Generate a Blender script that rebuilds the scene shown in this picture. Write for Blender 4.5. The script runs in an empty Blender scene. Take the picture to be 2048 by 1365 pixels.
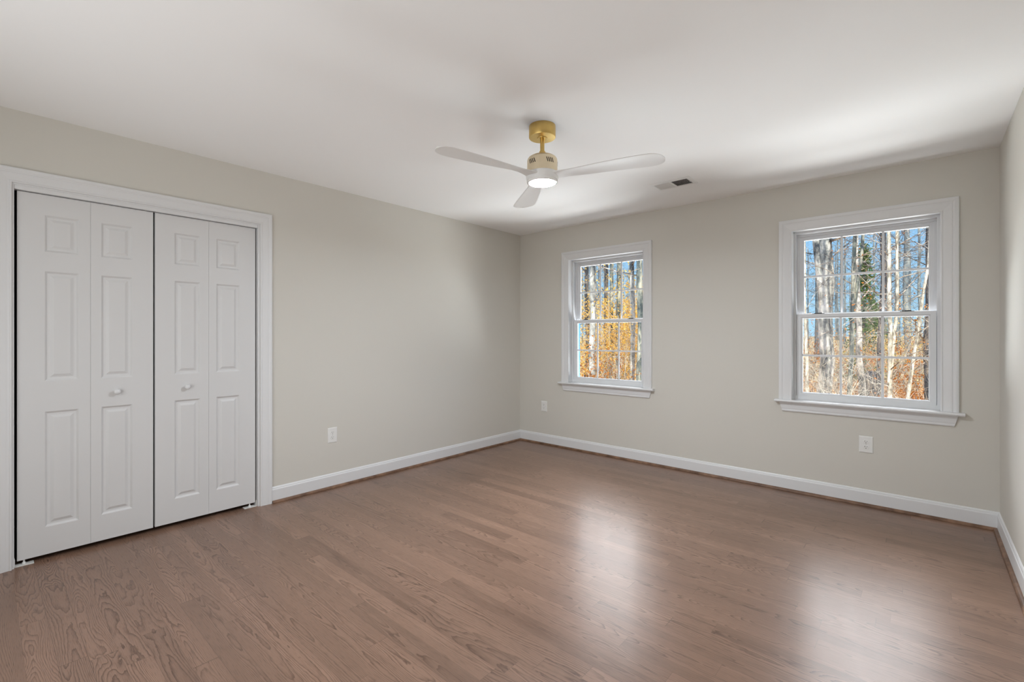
import bpy, bmesh, math, random
from mathutils import Vector, Matrix

D = bpy.data
SC = bpy.context.scene
COL = SC.collection
rad = math.radians

# ------------------------------------------------------------------ camera
CAM = Vector((3.6209, -4.2715, 1.237))
YAW = rad(41.2875)
FPX = 935.385
cam_d = D.cameras.new('camera')
cam_d.sensor_width = 36.0
cam_d.lens = FPX / 2048 * 36.0
cam_d.shift_y = -9.9 / 2048
cam_d.clip_start = 0.02
cam_d.clip_end = 500
cam = D.objects.new('camera', cam_d)
cam.location = CAM
cam.rotation_euler = (rad(90), 0, YAW)
COL.objects.link(cam)
SC.camera = cam

# ------------------------------------------------------------------ view
SC.view_settings.view_transform = 'Standard'
SC.view_settings.look = 'None'
SC.view_settings.exposure = 0.17
SC.view_settings.gamma = 1.0
SC.cycles.max_bounces = 10
SC.cycles.diffuse_bounces = 6
SC.cycles.glossy_bounces = 4
SC.cycles.transparent_max_bounces = 16
SC.cycles.caustics_reflective = False
SC.cycles.caustics_refractive = False
SC.cycles.sample_clamp_indirect = 6.0

# ------------------------------------------------------------------ sky: clear winter blue, plus an added unseen bright patch that lights floor and room
SKY_LOW = (0.42, 0.74, 1.0, 1)
SKY_HIGH = (0.12, 0.33, 0.80, 1)
SKY_FILL = (0.91, 0.90, 0.92, 1)
SKY_FILL_STRENGTH = 19.0
SKY_FILL_AZ, SKY_FILL_EL = rad(-20), rad(38)


def build_world():
    w = D.worlds.new('sky')
    SC.world = w
    w.use_nodes = True
    nt = w.node_tree
    nt.nodes.clear()
    N, L = nt.nodes.new, nt.links.new
    out = N('ShaderNodeOutputWorld')
    geo = N('ShaderNodeTexCoord')
    sep = N('ShaderNodeSeparateXYZ')
    L(geo.outputs['Generated'], sep.inputs[0])
    ramp = N('ShaderNodeValToRGB')
    ramp.color_ramp.elements[0].position = 0.0
    ramp.color_ramp.elements[0].color = SKY_LOW
    ramp.color_ramp.elements[1].position = 0.5
    ramp.color_ramp.elements[1].color = SKY_HIGH
    L(sep.outputs['Z'], ramp.inputs[0])
    bg = N('ShaderNodeBackground')
    bg.inputs[1].default_value = 1.0
    L(ramp.outputs[0], bg.inputs[0])
    d = N('ShaderNodeVectorMath')
    d.operation = 'DOT_PRODUCT'
    L(geo.outputs['Generated'], d.inputs[0])
    d.inputs[1].default_value = (math.sin(SKY_FILL_AZ) * math.cos(SKY_FILL_EL), math.cos(SKY_FILL_AZ) * math.cos(SKY_FILL_EL), math.sin(SKY_FILL_EL))
    mr = N('ShaderNodeMapRange')
    mr.interpolation_type = 'SMOOTHERSTEP'
    mr.inputs['From Min'].default_value = math.cos(rad(26))
    mr.inputs['From Max'].default_value = math.cos(rad(11))
    mr.inputs['To Min'].default_value = 0
    mr.inputs['To Max'].default_value = SKY_FILL_STRENGTH
    L(d.outputs['Value'], mr.inputs['Value'])
    bg2 = N('ShaderNodeBackground')
    bg2.inputs[0].default_value = SKY_FILL
    L(mr.outputs[0], bg2.inputs[1])
    add = N('ShaderNodeAddShader')
    L(bg.outputs[0], add.inputs[0])
    L(bg2.outputs[0], add.inputs[1])
    L(add.outputs[0], out.inputs[0])


build_world()

# ------------------------------------------------------------------ sun (behind the house, lights the woods from the front)
sl = D.lights.new('sun', 'SUN')
sl.energy = 4.3
sl.angle = rad(0.6)
sl.color = (1.0, 0.93, 0.82)
sun = D.objects.new('sun', sl)
sun.rotation_euler = Vector((-0.45, 0.75, -0.52)).to_track_quat('-Z', 'Y').to_euler()
COL.objects.link(sun)

FAN_LIGHT = 610.0      # emission of the lit disc under the ceiling fan
REAR_FILL_POWER = 31.0       # added fill light behind the camera, no lamp known there
WINDOW_FILL_POWER = 525.0  # added fill panels outside, below the sills


def area(name, loc, target, size, power, color, size_y=None):
    l = D.lights.new(name, 'AREA')
    l.shape = 'RECTANGLE'
    l.size = size
    l.size_y = size_y or size
    l.energy = power
    l.color = color
    o = D.objects.new(name, l)
    o.location = loc
    o.rotation_euler = (Vector(target) - Vector(loc)).to_track_quat('-Z', 'Y').to_euler()
    COL.objects.link(o)
    return o


# added fill panel at the opening behind the camera
area('rear_fill_light', (2.0, -4.93, 1.05), (2.0, 0, 1.6), 2.4, REAR_FILL_POWER, (0.97, 0.99, 1.0), 1.6)
# added unseen panels below the sills, brightening the ceiling through the windows
area('window_fill_far', (2.1, 3.5, -0.22), (2.2, -1.3, 2.4), 10.0, WINDOW_FILL_POWER * 0.50, (0.94, 1.0, 1.06), 1.1)
area('window_fill_mid', (2.2, 2.1, -0.25), (2.2, -1.6, 2.4), 9.0, WINDOW_FILL_POWER * 0.55, (0.94, 1.0, 1.06), 1.1)
area('window_fill_near', (2.2, 0.62, 0.25), (2.2, -0.6, 2.4), 7.0, WINDOW_FILL_POWER * 0.62, (0.94, 1.0, 1.06), 0.6)

# ------------------------------------------------------------------ room measures
W = 3.9882
H = 2.44
YF = -4.95            # wall behind the camera
TH = 0.12             # inner wall thickness
TB = 0.17             # outer wall thickness
DOOR_Y0, DOOR_Y1, DOOR_TOP = -4.150, -2.938, 2.043

# ------------------------------------------------------------------ node helpers


def new_mat(name):
    m = D.materials.new(name)
    m.use_nodes = True
    nt = m.node_tree
    bs = nt.nodes['Principled BSDF']
    return m, nt, bs


def simple(name, col, rough=0.5, metal=0.0, spec=0.5, bump=0.0, bscale=200, var=0.0, vscale=3.0):
    m, nt, bs = new_mat(name)
    N, L = nt.nodes.new, nt.links.new
    bs.inputs['Base Color'].default_value = (*col, 1)
    bs.inputs['Roughness'].default_value = rough
    bs.inputs['Metallic'].default_value = metal
    bs.inputs['Specular IOR Level'].default_value = spec
    tc = N('ShaderNodeTexCoord')
    if var:
        n = N('ShaderNodeTexNoise')
        n.inputs['Scale'].default_value = vscale
        n.inputs['Detail'].default_value = 3
        L(tc.outputs['Object'], n.inputs['Vector'])
        mr = N('ShaderNodeMapRange')
        mr.inputs['To Min'].default_value = 1 - var
        mr.inputs['To Max'].default_value = 1 + var
        L(n.outputs['Fac'], mr.inputs['Value'])
        mul = N('ShaderNodeVectorMath')
        mul.operation = 'SCALE'
        mul.inputs[0].default_value = col
        L(mr.outputs[0], mul.inputs['Scale'])
        L(mul.outputs[0], bs.inputs['Base Color'])
    if bump:
        n = N('ShaderNodeTexNoise')
        n.inputs['Scale'].default_value = bscale
        n.inputs['Detail'].default_value = 2
        L(tc.outputs['Object'], n.inputs['Vector'])
        b = N('ShaderNodeBump')
        b.inputs['Strength'].default_value = bump
        b.inputs['Distance'].default_value = 0.002
        L(n.outputs['Fac'], b.inputs['Height'])
        L(b.outputs[0], bs.inputs['Normal'])
    return m


def math_node(nt, op, a=None, b=None, c=None):
    n = nt.nodes.new('ShaderNodeMath')
    n.operation = op
    for i, v in enumerate((a, b, c)):
        if v is None:
            continue
        if isinstance(v, (int, float)):
            n.inputs[i].default_value = v
        else:
            nt.links.new(v, n.inputs[i])
    return n.outputs[0]


def oak_floor():
    """Plain sawn red oak strips running along x, random lengths, cathedral grain from contour lines of stretched noise."""
    m, nt, bs = new_mat('oak_strip_floor')
    N, L = nt.nodes.new, nt.links.new
    M = lambda op, a=None, b=None, c=None: math_node(nt, op, a, b, c)
    PW, PL = 0.0826, 0.95
    tc = N('ShaderNodeTexCoord')
    sp = N('ShaderNodeSeparateXYZ')
    L(tc.outputs['Object'], sp.inputs[0])
    X, Y = sp.outputs['X'], sp.outputs['Y']
    yr = M('DIVIDE', M('ADD', Y, 3.003), PW)
    row = M('FLOOR', yr)
    wn = N('ShaderNodeTexWhiteNoise')
    wn.noise_dimensions = '1D'
    L(row, wn.inputs['W'])
    xs = M('ADD', M('DIVIDE', X, PL), M('MULTIPLY', wn.outputs['Value'], 7.31))
    # uneven plank lengths: warp the cell coordinate
    warp = M('MULTIPLY', M('SINE', M('MULTIPLY', xs, 1.9)), 0.33)
    xw = M('ADD', xs, warp)
    colm = M('FLOOR', xw)
    cid = N('ShaderNodeCombineXYZ')
    L(row, cid.inputs[0])
    L(colm, cid.inputs[1])
    wn2 = N('ShaderNodeTexWhiteNoise')
    wn2.noise_dimensions = '2D'
    L(cid.outputs[0], wn2.inputs['Vector'])
    rnd = N('ShaderNodeSeparateColor')
    L(wn2.outputs['Color'], rnd.inputs[0])
    R1, R2, R3 = rnd.outputs[0], rnd.outputs[1], rnd.outputs[2]
    wn3 = N('ShaderNodeTexWhiteNoise')
    wn3.noise_dimensions = '3D'
    cid2 = N('ShaderNodeCombineXYZ')
    L(row, cid2.inputs[0])
    L(colm, cid2.inputs[1])
    cid2.inputs[2].default_value = 7.7
    L(cid2.outputs[0], wn3.inputs['Vector'])
    rnd2 = N('ShaderNodeSeparateColor')
    L(wn3.outputs['Color'], rnd2.inputs[0])
    R4, R5, R6 = rnd2.outputs[0], rnd2.outputs[1], rnd2.outputs[2]
    # grain coordinates, per plank offset
    gx = M('ADD', X, M('MULTIPLY', R1, 37.0))
    gy = M('ADD', Y, M('MULTIPLY', R2, 53.0))
    yl = M('SUBTRACT', M('FRACT', yr), M('ADD', 0.15, M('MULTIPLY', R4, 0.7)))   # across the plank, measured from the heart line
    gv = N('ShaderNodeCombineXYZ')
    L(M('MULTIPLY', gx, 2.3), gv.inputs[0])
    L(M('MULTIPLY', gy, 13.0), gv.inputs[1])
    L(M('MULTIPLY', R3, 19.0), gv.inputs[2])
    n1 = N('ShaderNodeTexNoise')
    n1.inputs['Scale'].default_value = 1.0
    n1.inputs['Detail'].default_value = 1.5
    n1.inputs['Roughness'].default_value = 0.4
    L(gv.outputs[0], n1.inputs['Vector'])
    # small ripple of the lines
    gv2 = N('ShaderNodeCombineXYZ')
    L(M('MULTIPLY', gx, 20.0), gv2.inputs[0])
    L(M('MULTIPLY', gy, 75.0), gv2.inputs[1])
    n2 = N('ShaderNodeTexNoise')
    n2.inputs['Scale'].default_value = 1.0
    n2.inputs['Detail'].default_value = 2.5
    L(gv2.outputs[0], n2.inputs['Vector'])
    amp = M('ADD', 5.0, M('MULTIPLY', M('POWER', R3, 1.6), 17.0))
    fld = M('MULTIPLY', n1.outputs['Fac'], amp)
    fld = M('ADD', fld, M('MULTIPLY', n2.outputs['Fac'], 0.75))
    fld = M('ADD', fld, M('MULTIPLY', M('MULTIPLY', yl, yl), M('ADD', 4.0, M('MULTIPLY', R5, 26.0))))
    fld = M('ADD', fld, M('MULTIPLY', yl, M('MULTIPLY', M('SUBTRACT', R6, 0.5), 9.0)))
    fld = M('ADD', fld, M('MULTIPLY', gx, M('MULTIPLY', M('SUBTRACT', R4, 0.5), 11.0)))
    saw = M('FRACT', fld)
    # each ring: slow darkening, sharp edge
    late = M('POWER', saw, 3.6)
    edge = N('ShaderNodeMapRange')
    edge.interpolation_type = 'SMOOTHSTEP'
    edge.inputs['From Min'].default_value = 1.0
    edge.inputs['From Max'].default_value = 0.90
    L(saw, edge.inputs['Value'])
    late = M('MULTIPLY', late, edge.outputs[0])
    # open pores: short fine streaks
    gv3 = N('ShaderNodeCombineXYZ')
    L(M('MULTIPLY', gx, 16.0), gv3.inputs[0])
    L(M('MULTIPLY', gy, 430.0), gv3.inputs[1])
    n3 = N('ShaderNodeTexNoise')
    n3.inputs['Scale'].default_value = 1.0
    n3.inputs['Detail'].default_value = 2.0
    L(gv3.outputs[0], n3.inputs['Vector'])
    pores = N('ShaderNodeMapRange')
    pores.inputs['From Min'].default_value = 0.52
    pores.inputs['From Max'].default_value = 0.72
    L(n3.outputs['Fac'], pores.inputs['Value'])
    # broad cloudy tone
    n4 = N('ShaderNodeTexNoise')
    n4.inputs['Scale'].default_value = 1.0
    n4.inputs['Detail'].default_value = 2.0
    gv4 = N('ShaderNodeCombineXYZ')
    L(M('MULTIPLY', gx, 3.0), gv4.inputs[0])
    L(M('MULTIPLY', gy, 16.0), gv4.inputs[1])
    L(gv4.outputs[0], n4.inputs['Vector'])
    # plank tone
    base = N('ShaderNodeValToRGB')
    cr = base.color_ramp
    cr.elements[0].position = 0.0
    cr.elements[0].color = (0.133, 0.074, 0.049, 1)
    cr.elements[1].position = 1.0
    cr.elements[1].color = (0.322, 0.198, 0.140, 1)
    e = cr.elements.new(0.3)
    e.color = (0.215, 0.129, 0.089, 1)
    e = cr.elements.new(0.7)
    e.color = (0.259, 0.155, 0.107, 1)
    tone = M('ADD', M('MULTIPLY', R1, 0.55), M('MULTIPLY', n4.outputs['Fac'], 0.50))
    L(M('SUBTRACT', tone, 0.02), base.inputs[0])
    mx = N('ShaderNodeMix')
    mx.data_type = 'RGBA'
    mx.blend_type = 'MIX'
    L(M('MULTIPLY', late, M('ADD', 0.58, M('MULTIPLY', R2, 0.42))), mx.inputs['Factor'])
    L(base.outputs[0], mx.inputs['A'])
    mx.inputs['B'].default_value = (0.045, 0.018, 0.009, 1)
    mx2 = N('ShaderNodeMix')
    mx2.data_type = 'RGBA'
    L(M('MULTIPLY', pores.outputs[0], M('ADD', 0.30, M('MULTIPLY', saw, 0.40))), mx2.inputs['Factor'])
    L(mx.outputs['Result'], mx2.inputs['A'])
    mx2.inputs['B'].default_value = (0.055, 0.027, 0.016, 1)
    # joints
    fy = M('FRACT', yr)
    dy = M('MINIMUM', fy, M('SUBTRACT', 1.0, fy))
    fx = M('FRACT', xw)
    dx = M('MINIMUM', fx, M('SUBTRACT', 1.0, fx))
    jy = M('LESS_THAN', dy, 0.0085)
    jx = M('LESS_THAN', dx, 0.0011)
    wide = M('MULTIPLY', jy, M('ADD', 0.16, M('MULTIPLY', M('GREATER_THAN', wn.outputs['Value'], 0.86), 0.6)))
    joint = M('MAXIMUM', wide, M('MULTIPLY', jx, 0.35))
    mx3 = N('ShaderNodeMix')
    mx3.data_type = 'RGBA'
    L(joint, mx3.inputs['Factor'])
    L(mx2.outputs['Result'], mx3.inputs['A'])
    mx3.inputs['B'].default_value = (0.016, 0.008, 0.005, 1)
    L(mx3.outputs['Result'], bs.inputs['Base Color'])
    rg = M('ADD', 0.28, M('MULTIPLY', n4.outputs['Fac'], 0.05))
    L(rg, bs.inputs['Roughness'])
    bs.inputs['Specular IOR Level'].default_value = 0.55
    hgt = M('SUBTRACT', M('MULTIPLY', n3.outputs['Fac'], 0.5), M('MULTIPLY', joint, 1.0))
    b = N('ShaderNodeBump')
    b.inputs['Strength'].default_value = 0.10
    b.inputs['Distance'].default_value = 0.001
    L(hgt, b.inputs['Height'])
    L(b.outputs[0], bs.inputs['Normal'])
    return m


def shoe_wood():
    m, nt, bs = new_mat('oak_shoe_moulding')
    N, L = nt.nodes.new, nt.links.new
    tc = N('ShaderNodeTexCoord')
    n = N('ShaderNodeTexNoise')
    n.inputs['Scale'].default_value = 14
    n.inputs['Detail'].default_value = 5
    L(tc.outputs['Object'], n.inputs['Vector'])
    r = N('ShaderNodeValToRGB')
    r.color_ramp.elements[0].position = 0.3
    r.color_ramp.elements[0].color = (0.085, 0.038, 0.018, 1)
    r.color_ramp.elements[1].position = 0.7
    r.color_ramp.elements[1].color = (0.25, 0.14, 0.083, 1)
    L(n.outputs['Fac'], r.inputs[0])
    L(r.outputs[0], bs.inputs['Base Color'])
    bs.inputs['Roughness'].default_value = 0.4
    return m


def glass_mat():
    m, nt, bs = new_mat('window_glass')
    nt.nodes.remove(bs)
    N, L = nt.nodes.new, nt.links.new
    out = nt.nodes['Material Output']
    tr = N('ShaderNodeBsdfTransparent')
    tr.inputs[0].default_value = (0.97, 0.985, 0.98, 1)
    gl = N('ShaderNodeBsdfGlossy')
    gl.inputs['Roughness'].default_value = 0.02
    fr = N('ShaderNodeFresnel')
    fr.inputs[0].default_value = 1.22
    mx = N('ShaderNodeMixShader')
    L(fr.outputs[0], mx.inputs[0])
    L(tr.outputs[0], mx.inputs[1])
    L(gl.outputs[0], mx.inputs[2])
    L(mx.outputs[0], out.inputs[0])
    return m


def emit_mat(name, col, strength):
    m, nt, bs = new_mat(name)
    bs.inputs['Base Color'].default_value = (*col, 1)
    bs.inputs['Emission Color'].default_value = (*col, 1)
    bs.inputs['Emission Strength'].default_value = strength
    return m


def bark_mat(name, c0, c1, c2, scale=6.0, stretch=0.35):
    m, nt, bs = new_mat(name)
    N, L = nt.nodes.new, nt.links.new
    tc = N('ShaderNodeTexCoord')
    mp = N('ShaderNodeMapping')
    mp.inputs['Scale'].default_value = (1, 1, stretch)
    L(tc.outputs['Object'], mp.inputs[0])
    n = N('ShaderNodeTexNoise')
    n.inputs['Scale'].default_value = scale
    n.inputs['Detail'].default_value = 6
    n.inputs['Roughness'].default_value = 0.65
    L(mp.outputs[0], n.inputs['Vector'])
    r = N('ShaderNodeValToRGB')
    r.color_ramp.elements[0].position = 0.40
    r.color_ramp.elements[0].color = (*c0, 1)
    r.color_ramp.elements[1].position = 0.60
    r.color_ramp.elements[1].color = (*c2, 1)
    e = r.color_ramp.elements.new(0.5)
    e.color = (*c1, 1)
    L(n.outputs['Fac'], r.inputs[0])
    L(r.outputs[0], bs.inputs['Base Color'])
    bs.inputs['Roughness'].default_value = 0.9
    b = N('ShaderNodeBump')
    b.inputs['Strength'].default_value = 0.6
    b.inputs['Distance'].default_value = 0.02
    L(n.outputs['Fac'], b.inputs['Height'])
    L(b.outputs[0], bs.inputs['Normal'])
    return m


def leaf_mat(name, cols, scale=9.0, trans=0.25):
    m, nt, bs = new_mat(name)
    N, L = nt.nodes.new, nt.links.new
    tc = N('ShaderNodeTexCoord')
    n = N('ShaderNodeTexNoise')
    n.inputs['Scale'].default_value = scale
    n.inputs['Detail'].default_value = 4
    n.inputs['Roughness'].default_value = 0.75
    L(tc.outputs['Object'], n.inputs['Vector'])
    r = N('ShaderNodeValToRGB')
    r.color_ramp.elements[0].position = 0.34
    r.color_ramp.elements[0].color = (*cols[0], 1)
    r.color_ramp.elements[1].position = 0.66
    r.color_ramp.elements[1].color = (*cols[-1], 1)
    for i, c in enumerate(cols[1:-1]):
        e = r.color_ramp.elements.new(0.34 + 0.32 * (i + 1) / (len(cols) - 1))
        e.color = (*c, 1)
    L(n.outputs['Fac'], r.inputs[0])
    L(r.outputs[0], bs.inputs['Base Color'])
    bs.inputs['Roughness'].default_value = 0.7
    tl = N('ShaderNodeBsdfTranslucent')
    L(r.outputs[0], tl.inputs[0])
    mx = N('ShaderNodeMixShader')
    mx.inputs[0].default_value = trans
    L(bs.outputs[0], mx.inputs[1])
    L(tl.outputs[0], mx.inputs[2])
    L(mx.outputs[0], nt.nodes['Material Output'].inputs[0])
    return m


MT = {
    'wall': simple('wall_paint', (0.635, 0.615, 0.563), 0.75, spec=0.25, bump=0.05, bscale=350),
    'ceil': simple('ceiling_paint', (0.90, 0.90, 0.895), 0.9, spec=0.15, bump=0.05, bscale=300),
    'trim': simple('white_trim_paint', (0.72, 0.725, 0.73), 0.38, spec=0.4),
    'door': simple('white_door_paint', (0.67, 0.67, 0.67), 0.45, spec=0.4, bump=0.04, bscale=500),
    'vinyl': simple('white_window_vinyl', (0.70, 0.71, 0.72), 0.4, spec=0.4),
    'dark': simple('closet_painted_shade', (0.03, 0.03, 0.03), 0.9),  # near-black colour stands in for the shade of the unlit closet
    'floor': oak_floor(),
    'shoe': shoe_wood(),
    'glass': glass_mat(),
    'blue': simple('skylit_blue_vinyl', (0.03, 0.16, 0.55), 0.5),  # blue of skylit shade put into the stop colour
    'black': simple('black_plastic', (0.015, 0.017, 0.02), 0.4),
    'steel': simple('zinc_hardware', (0.55, 0.54, 0.52), 0.35, metal=1.0),
    'plate': simple('white_plastic_plate', (0.78, 0.78, 0.76), 0.3),
    'slot': simple('dark_slot', (0.02, 0.018, 0.015), 0.8),
    'brass': simple('brushed_brass', (0.66, 0.46, 0.16), 0.32, metal=1.0, var=0.06, vscale=60),
    'champ': simple('champagne_metal', (0.80, 0.69, 0.50), 0.38, metal=0.85, var=0.04, vscale=40),
    'blade': simple('white_fan_blade', (0.80, 0.80, 0.79), 0.45),
    'lens': emit_mat('fan_light_lens', (0.90, 0.97, 1.05), FAN_LIGHT),
    'ring': simple('clear_light_ring', (0.85, 0.85, 0.83), 0.12),
    'vent': simple('white_register_enamel', (0.80, 0.80, 0.79), 0.4),
    'clap': simple('exterior_siding', (0.55, 0.56, 0.55), 0.7),
}

# ------------------------------------------------------------------ mesh helpers


def finish(name, bm, mat, parent=None, smooth=False, smooth_angle=None):
    me = D.meshes.new(name)
    bmesh.ops.recalc_face_normals(bm, faces=bm.faces)
    bm.to_mesh(me)
    bm.free()
    mats = mat if isinstance(mat, (list, tuple)) else [mat]
    for m in mats:
        me.materials.append(m)
    o = D.objects.new(name, me)
    COL.objects.link(o)
    if parent is not None:
        o.parent = parent
    if smooth:
        for p in me.polygons:
            p.use_smooth = True
    if smooth_angle:
        for p in me.polygons:
            p.use_smooth = True
        md = None
        try:
            me.set_sharp_from_angle(angle=smooth_angle)
        except Exception:
            pass
    return o


def raw(name, verts, faces, mat, parent=None, smooth=True, mat_idx=None):
    me = D.meshes.new(name)
    me.from_pydata(verts, [], faces)
    mats = mat if isinstance(mat, (list, tuple)) else [mat]
    for m in mats:
        me.materials.append(m)
    if smooth:
        me.polygons.foreach_set('use_smooth', [True] * len(me.polygons))
    if mat_idx:
        me.polygons.foreach_set('material_index', mat_idx)
    me.update()
    o = D.objects.new(name, me)
    COL.objects.link(o)
    if parent is not None:
        o.parent = parent
    return o


def box(bm, x0, y0, z0, x1, y1, z1, bev=0.0):
    g = bmesh.ops.create_cube(bm, size=1.0)
    vs = g['verts']
    for v in vs:
        v.co = Vector(((x0 + x1) / 2 + v.co.x * (x1 - x0), (y0 + y1) / 2 + v.co.y * (y1 - y0), (z0 + z1) / 2 + v.co.z * (z1 - z0)))
    if bev:
        es = {e for v in vs for e in v.link_edges}
        bmesh.ops.bevel(bm, geom=list(es), offset=bev, segments=2, affect='EDGES', profile=0.6)


def sweep(bm, prof, frames, closed_profile=True, caps=True):
    """prof: list of (a,b); frames: list of functions mapping (a,b)->Vector. Makes a mitred extrusion."""
    rings = []
    for f in frames:
        rings.append([bm.verts.new(f(a, b)) for a, b in prof])
    n = len(prof)
    for r0, r1 in zip(rings[:-1], rings[1:]):
        for i in range(n if closed_profile else n - 1):
            j = (i + 1) % n
            bm.faces.new((r0[i], r0[j], r1[j], r1[i]))
    if caps and closed_profile:
        bm.faces.new(rings[0])
        bm.faces.new(rings[-1][::-1])


def lathe(bm, prof, cx, cy, seg=40, cap_ends=True):
    """prof: list of (r,z)"""
    rings = []
    for r, z in prof:
        if r < 1e-5:
            rings.append([bm.verts.new((cx, cy, z))])
        else:
            rings.append([bm.verts.new((cx + r * math.cos(2 * math.pi * k / seg), cy + r * math.sin(2 * math.pi * k / seg), z)) for k in range(seg)])
    for a, b in zip(rings[:-1], rings[1:]):
        for k in range(seg):
            k2 = (k + 1) % seg
            if len(a) == 1 and len(b) == 1:
                continue
            if len(a) == 1:
                bm.faces.new((a[0], b[k], b[k2]))
            elif len(b) == 1:
                bm.faces.new((a[k], a[k2], b[0]))
            else:
                bm.faces.new((a[k], a[k2], b[k2], b[k]))


def empty(name, loc=(0, 0, 0), rz=0.0):
    o = D.objects.new(name, None)
    o.empty_display_size = 0.1
    o.location = loc
    o.rotation_euler = (0, 0, rz)
    COL.objects.link(o)
    return o


def tag(o, label, cat, group=None, kind=None):
    o['label'] = label
    o['category'] = cat
    if group:
        o['group'] = group
    if kind:
        o['kind'] = kind
    return o


def struct(o, label=None):
    o['kind'] = 'structure'
    if label:
        o['label'] = label
    return o


# ------------------------------------------------------------------ shell
bm = bmesh.new()
box(bm, -0.9, YF - 2.6, -0.06, W + 0.15, TB - 0.02, 0.0)
struct(finish('floor', bm, MT['floor']), 'brown oak strip floor with cathedral grain and satin sheen')

bm = bmesh.new()
box(bm, -0.9, YF - 2.6, H, W + 0.15, TB, H + 0.25)
struct(finish('ceiling', bm, MT['ceil']), 'flat smooth white ceiling')

# left wall with the closet opening
bm = bmesh.new()
box(bm, -TH, DOOR_Y1 + 0.012, 0, 0, 0.0, H)
box(bm, -TH, YF - 2.5, 0, 0, DOOR_Y0 - 0.012, H)
box(bm, -TH, DOOR_Y0 - 0.012, DOOR_TOP + 0.012, 0, DOOR_Y1 + 0.012, H)
struct(finish('wall_left', bm, MT['wall']), 'greige painted wall holding the white closet doors')

# closet shell behind the doors
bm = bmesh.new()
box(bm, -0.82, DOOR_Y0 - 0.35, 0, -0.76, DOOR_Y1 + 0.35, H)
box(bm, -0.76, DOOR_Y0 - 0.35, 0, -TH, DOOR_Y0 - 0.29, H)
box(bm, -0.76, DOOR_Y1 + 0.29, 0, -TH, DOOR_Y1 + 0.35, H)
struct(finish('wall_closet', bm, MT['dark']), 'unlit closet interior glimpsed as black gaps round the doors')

# right wall
bm = bmesh.new()
box(bm, W, YF - 2.5, 0, W + TH, TB, H)
struct(finish('wall_right', bm, MT['wall']), 'greige painted wall at the right edge')

# window positions
WINS = [(1.137, 0.377), (3.275, 0.377)]
HO, HI = 0.527, 0.436          # half widths of casing, outer and inner
ZS, ZI, ZO = 0.731, 2.071, 2.160   # stool top, inner head, casing top
OY0, OY1 = 0.0, TB

# back wall with two window openings
bm = bmesh.new()
xs = [-TH, WINS[0][0] - HI - 0.006, WINS[0][0] + HI + 0.006, WINS[1][0] - HI - 0.006, WINS[1][0] + HI + 0.006, W]
box(bm, xs[0], 0, 0, xs[1], TB, H)
box(bm, xs[2], 0, 0, xs[3], TB, H)
box(bm, xs[4], 0, 0, xs[5], TB, H)
for a in (1, 3):
    box(bm, xs[a], 0, 0, xs[a + 1], TB, ZS - 0.022)
    box(bm, xs[a], 0, ZI + 0.006, xs[a + 1], TB, H)
struct(finish('wall_back', bm, MT['wall']), 'greige painted wall with the two windows')

# front wall (behind the camera) with a wide opening sized to the added fill panel, and the landing
OPX0, OPX1, OPZ = 0.8, 3.2, 2.1
bm = bmesh.new()
box(bm, 0, YF - TH, 0, OPX0, YF, H)
box(bm, OPX1, YF - TH, 0, W, YF, H)
box(bm, OPX0, YF - TH, OPZ, OPX1, YF, H)
struct(finish('wall_front', bm, MT['wall']), 'greige painted wall behind the camera with a wide opening')
bm = bmesh.new()
box(bm, 0, YF - 2.5, 0, W, YF - 2.4, H)
struct(finish('wall_landing', bm, MT['wall']), 'greige painted wall of the landing behind the camera')

# ------------------------------------------------------------------ baseboards and shoe mouldings
BP = [(0, 0), (0.0125, 0), (0.0125, 0.094), (0.0115, 0.099), (0.0085, 0.103), (0.008, 0.109), (0.0045, 0.1155), (0, 0.118)]
SP = [(0.0, 0.0005), (0.019, 0.0005), (0.0188, 0.006), (0.0165, 0.012), (0.012, 0.0165), (0.006, 0.0188), (0.0, 0.019)]
CAS_Y1 = -2.846
CAS_Y0 = -4.236


def run_left(name, y0, y1, prof, off, mat, mitre1=True):
    bm = bmesh.new()
    sweep(bm, prof, [lambda a, b: Vector((off + a, y0, b)), lambda a, b: Vector((off + a, y1 - ((a + off) if mitre1 else 0), b))])
    return finish(name, bm, mat)


def run_back(name, prof, off, mat):
    bm = bmesh.new()
    sweep(bm, prof, [lambda a, b: Vector((a + off, -(a + off), b)), lambda a, b: Vector((W - (a + off), -(a + off), b))])
    return finish(name, bm, mat)


def run_right(name, y0, prof, off, mat):
    bm = bmesh.new()
    sweep(bm, prof, [lambda a, b: Vector((W - off - a, y0, b)), lambda a, b: Vector((W - off - a, -(a + off), b))])
    return finish(name, bm, mat)


for nm, ob in (('baseboard_left', run_left('baseboard_left', CAS_Y1, 0, BP, 0, MT['trim'])),
               ('baseboard_back', run_back('baseboard_back', BP, 0, MT['trim'])),
               ('baseboard_right', run_right('baseboard_right', YF, BP, 0, MT['trim']))):
    struct(ob, {'left': 'white baseboard along the wall beside the closet', 'back': 'white baseboard under the two windows',
                'right': 'white baseboard along the right wall'}[nm.split('_')[1]])
for i, (ob, lb) in enumerate(((run_left('trim_1', CAS_Y1 + 0.001, 0, SP, 0.0127, MT['shoe']), 'oak shoe moulding under the baseboard beside the closet'),
                              (run_back('trim_2', SP, 0.0127, MT['shoe']), 'oak shoe moulding under the window wall baseboard'),
                              (run_right('trim_3', YF, SP, 0.0127, MT['shoe']), 'oak shoe moulding along the right wall'))):
    struct(ob, lb)

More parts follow.
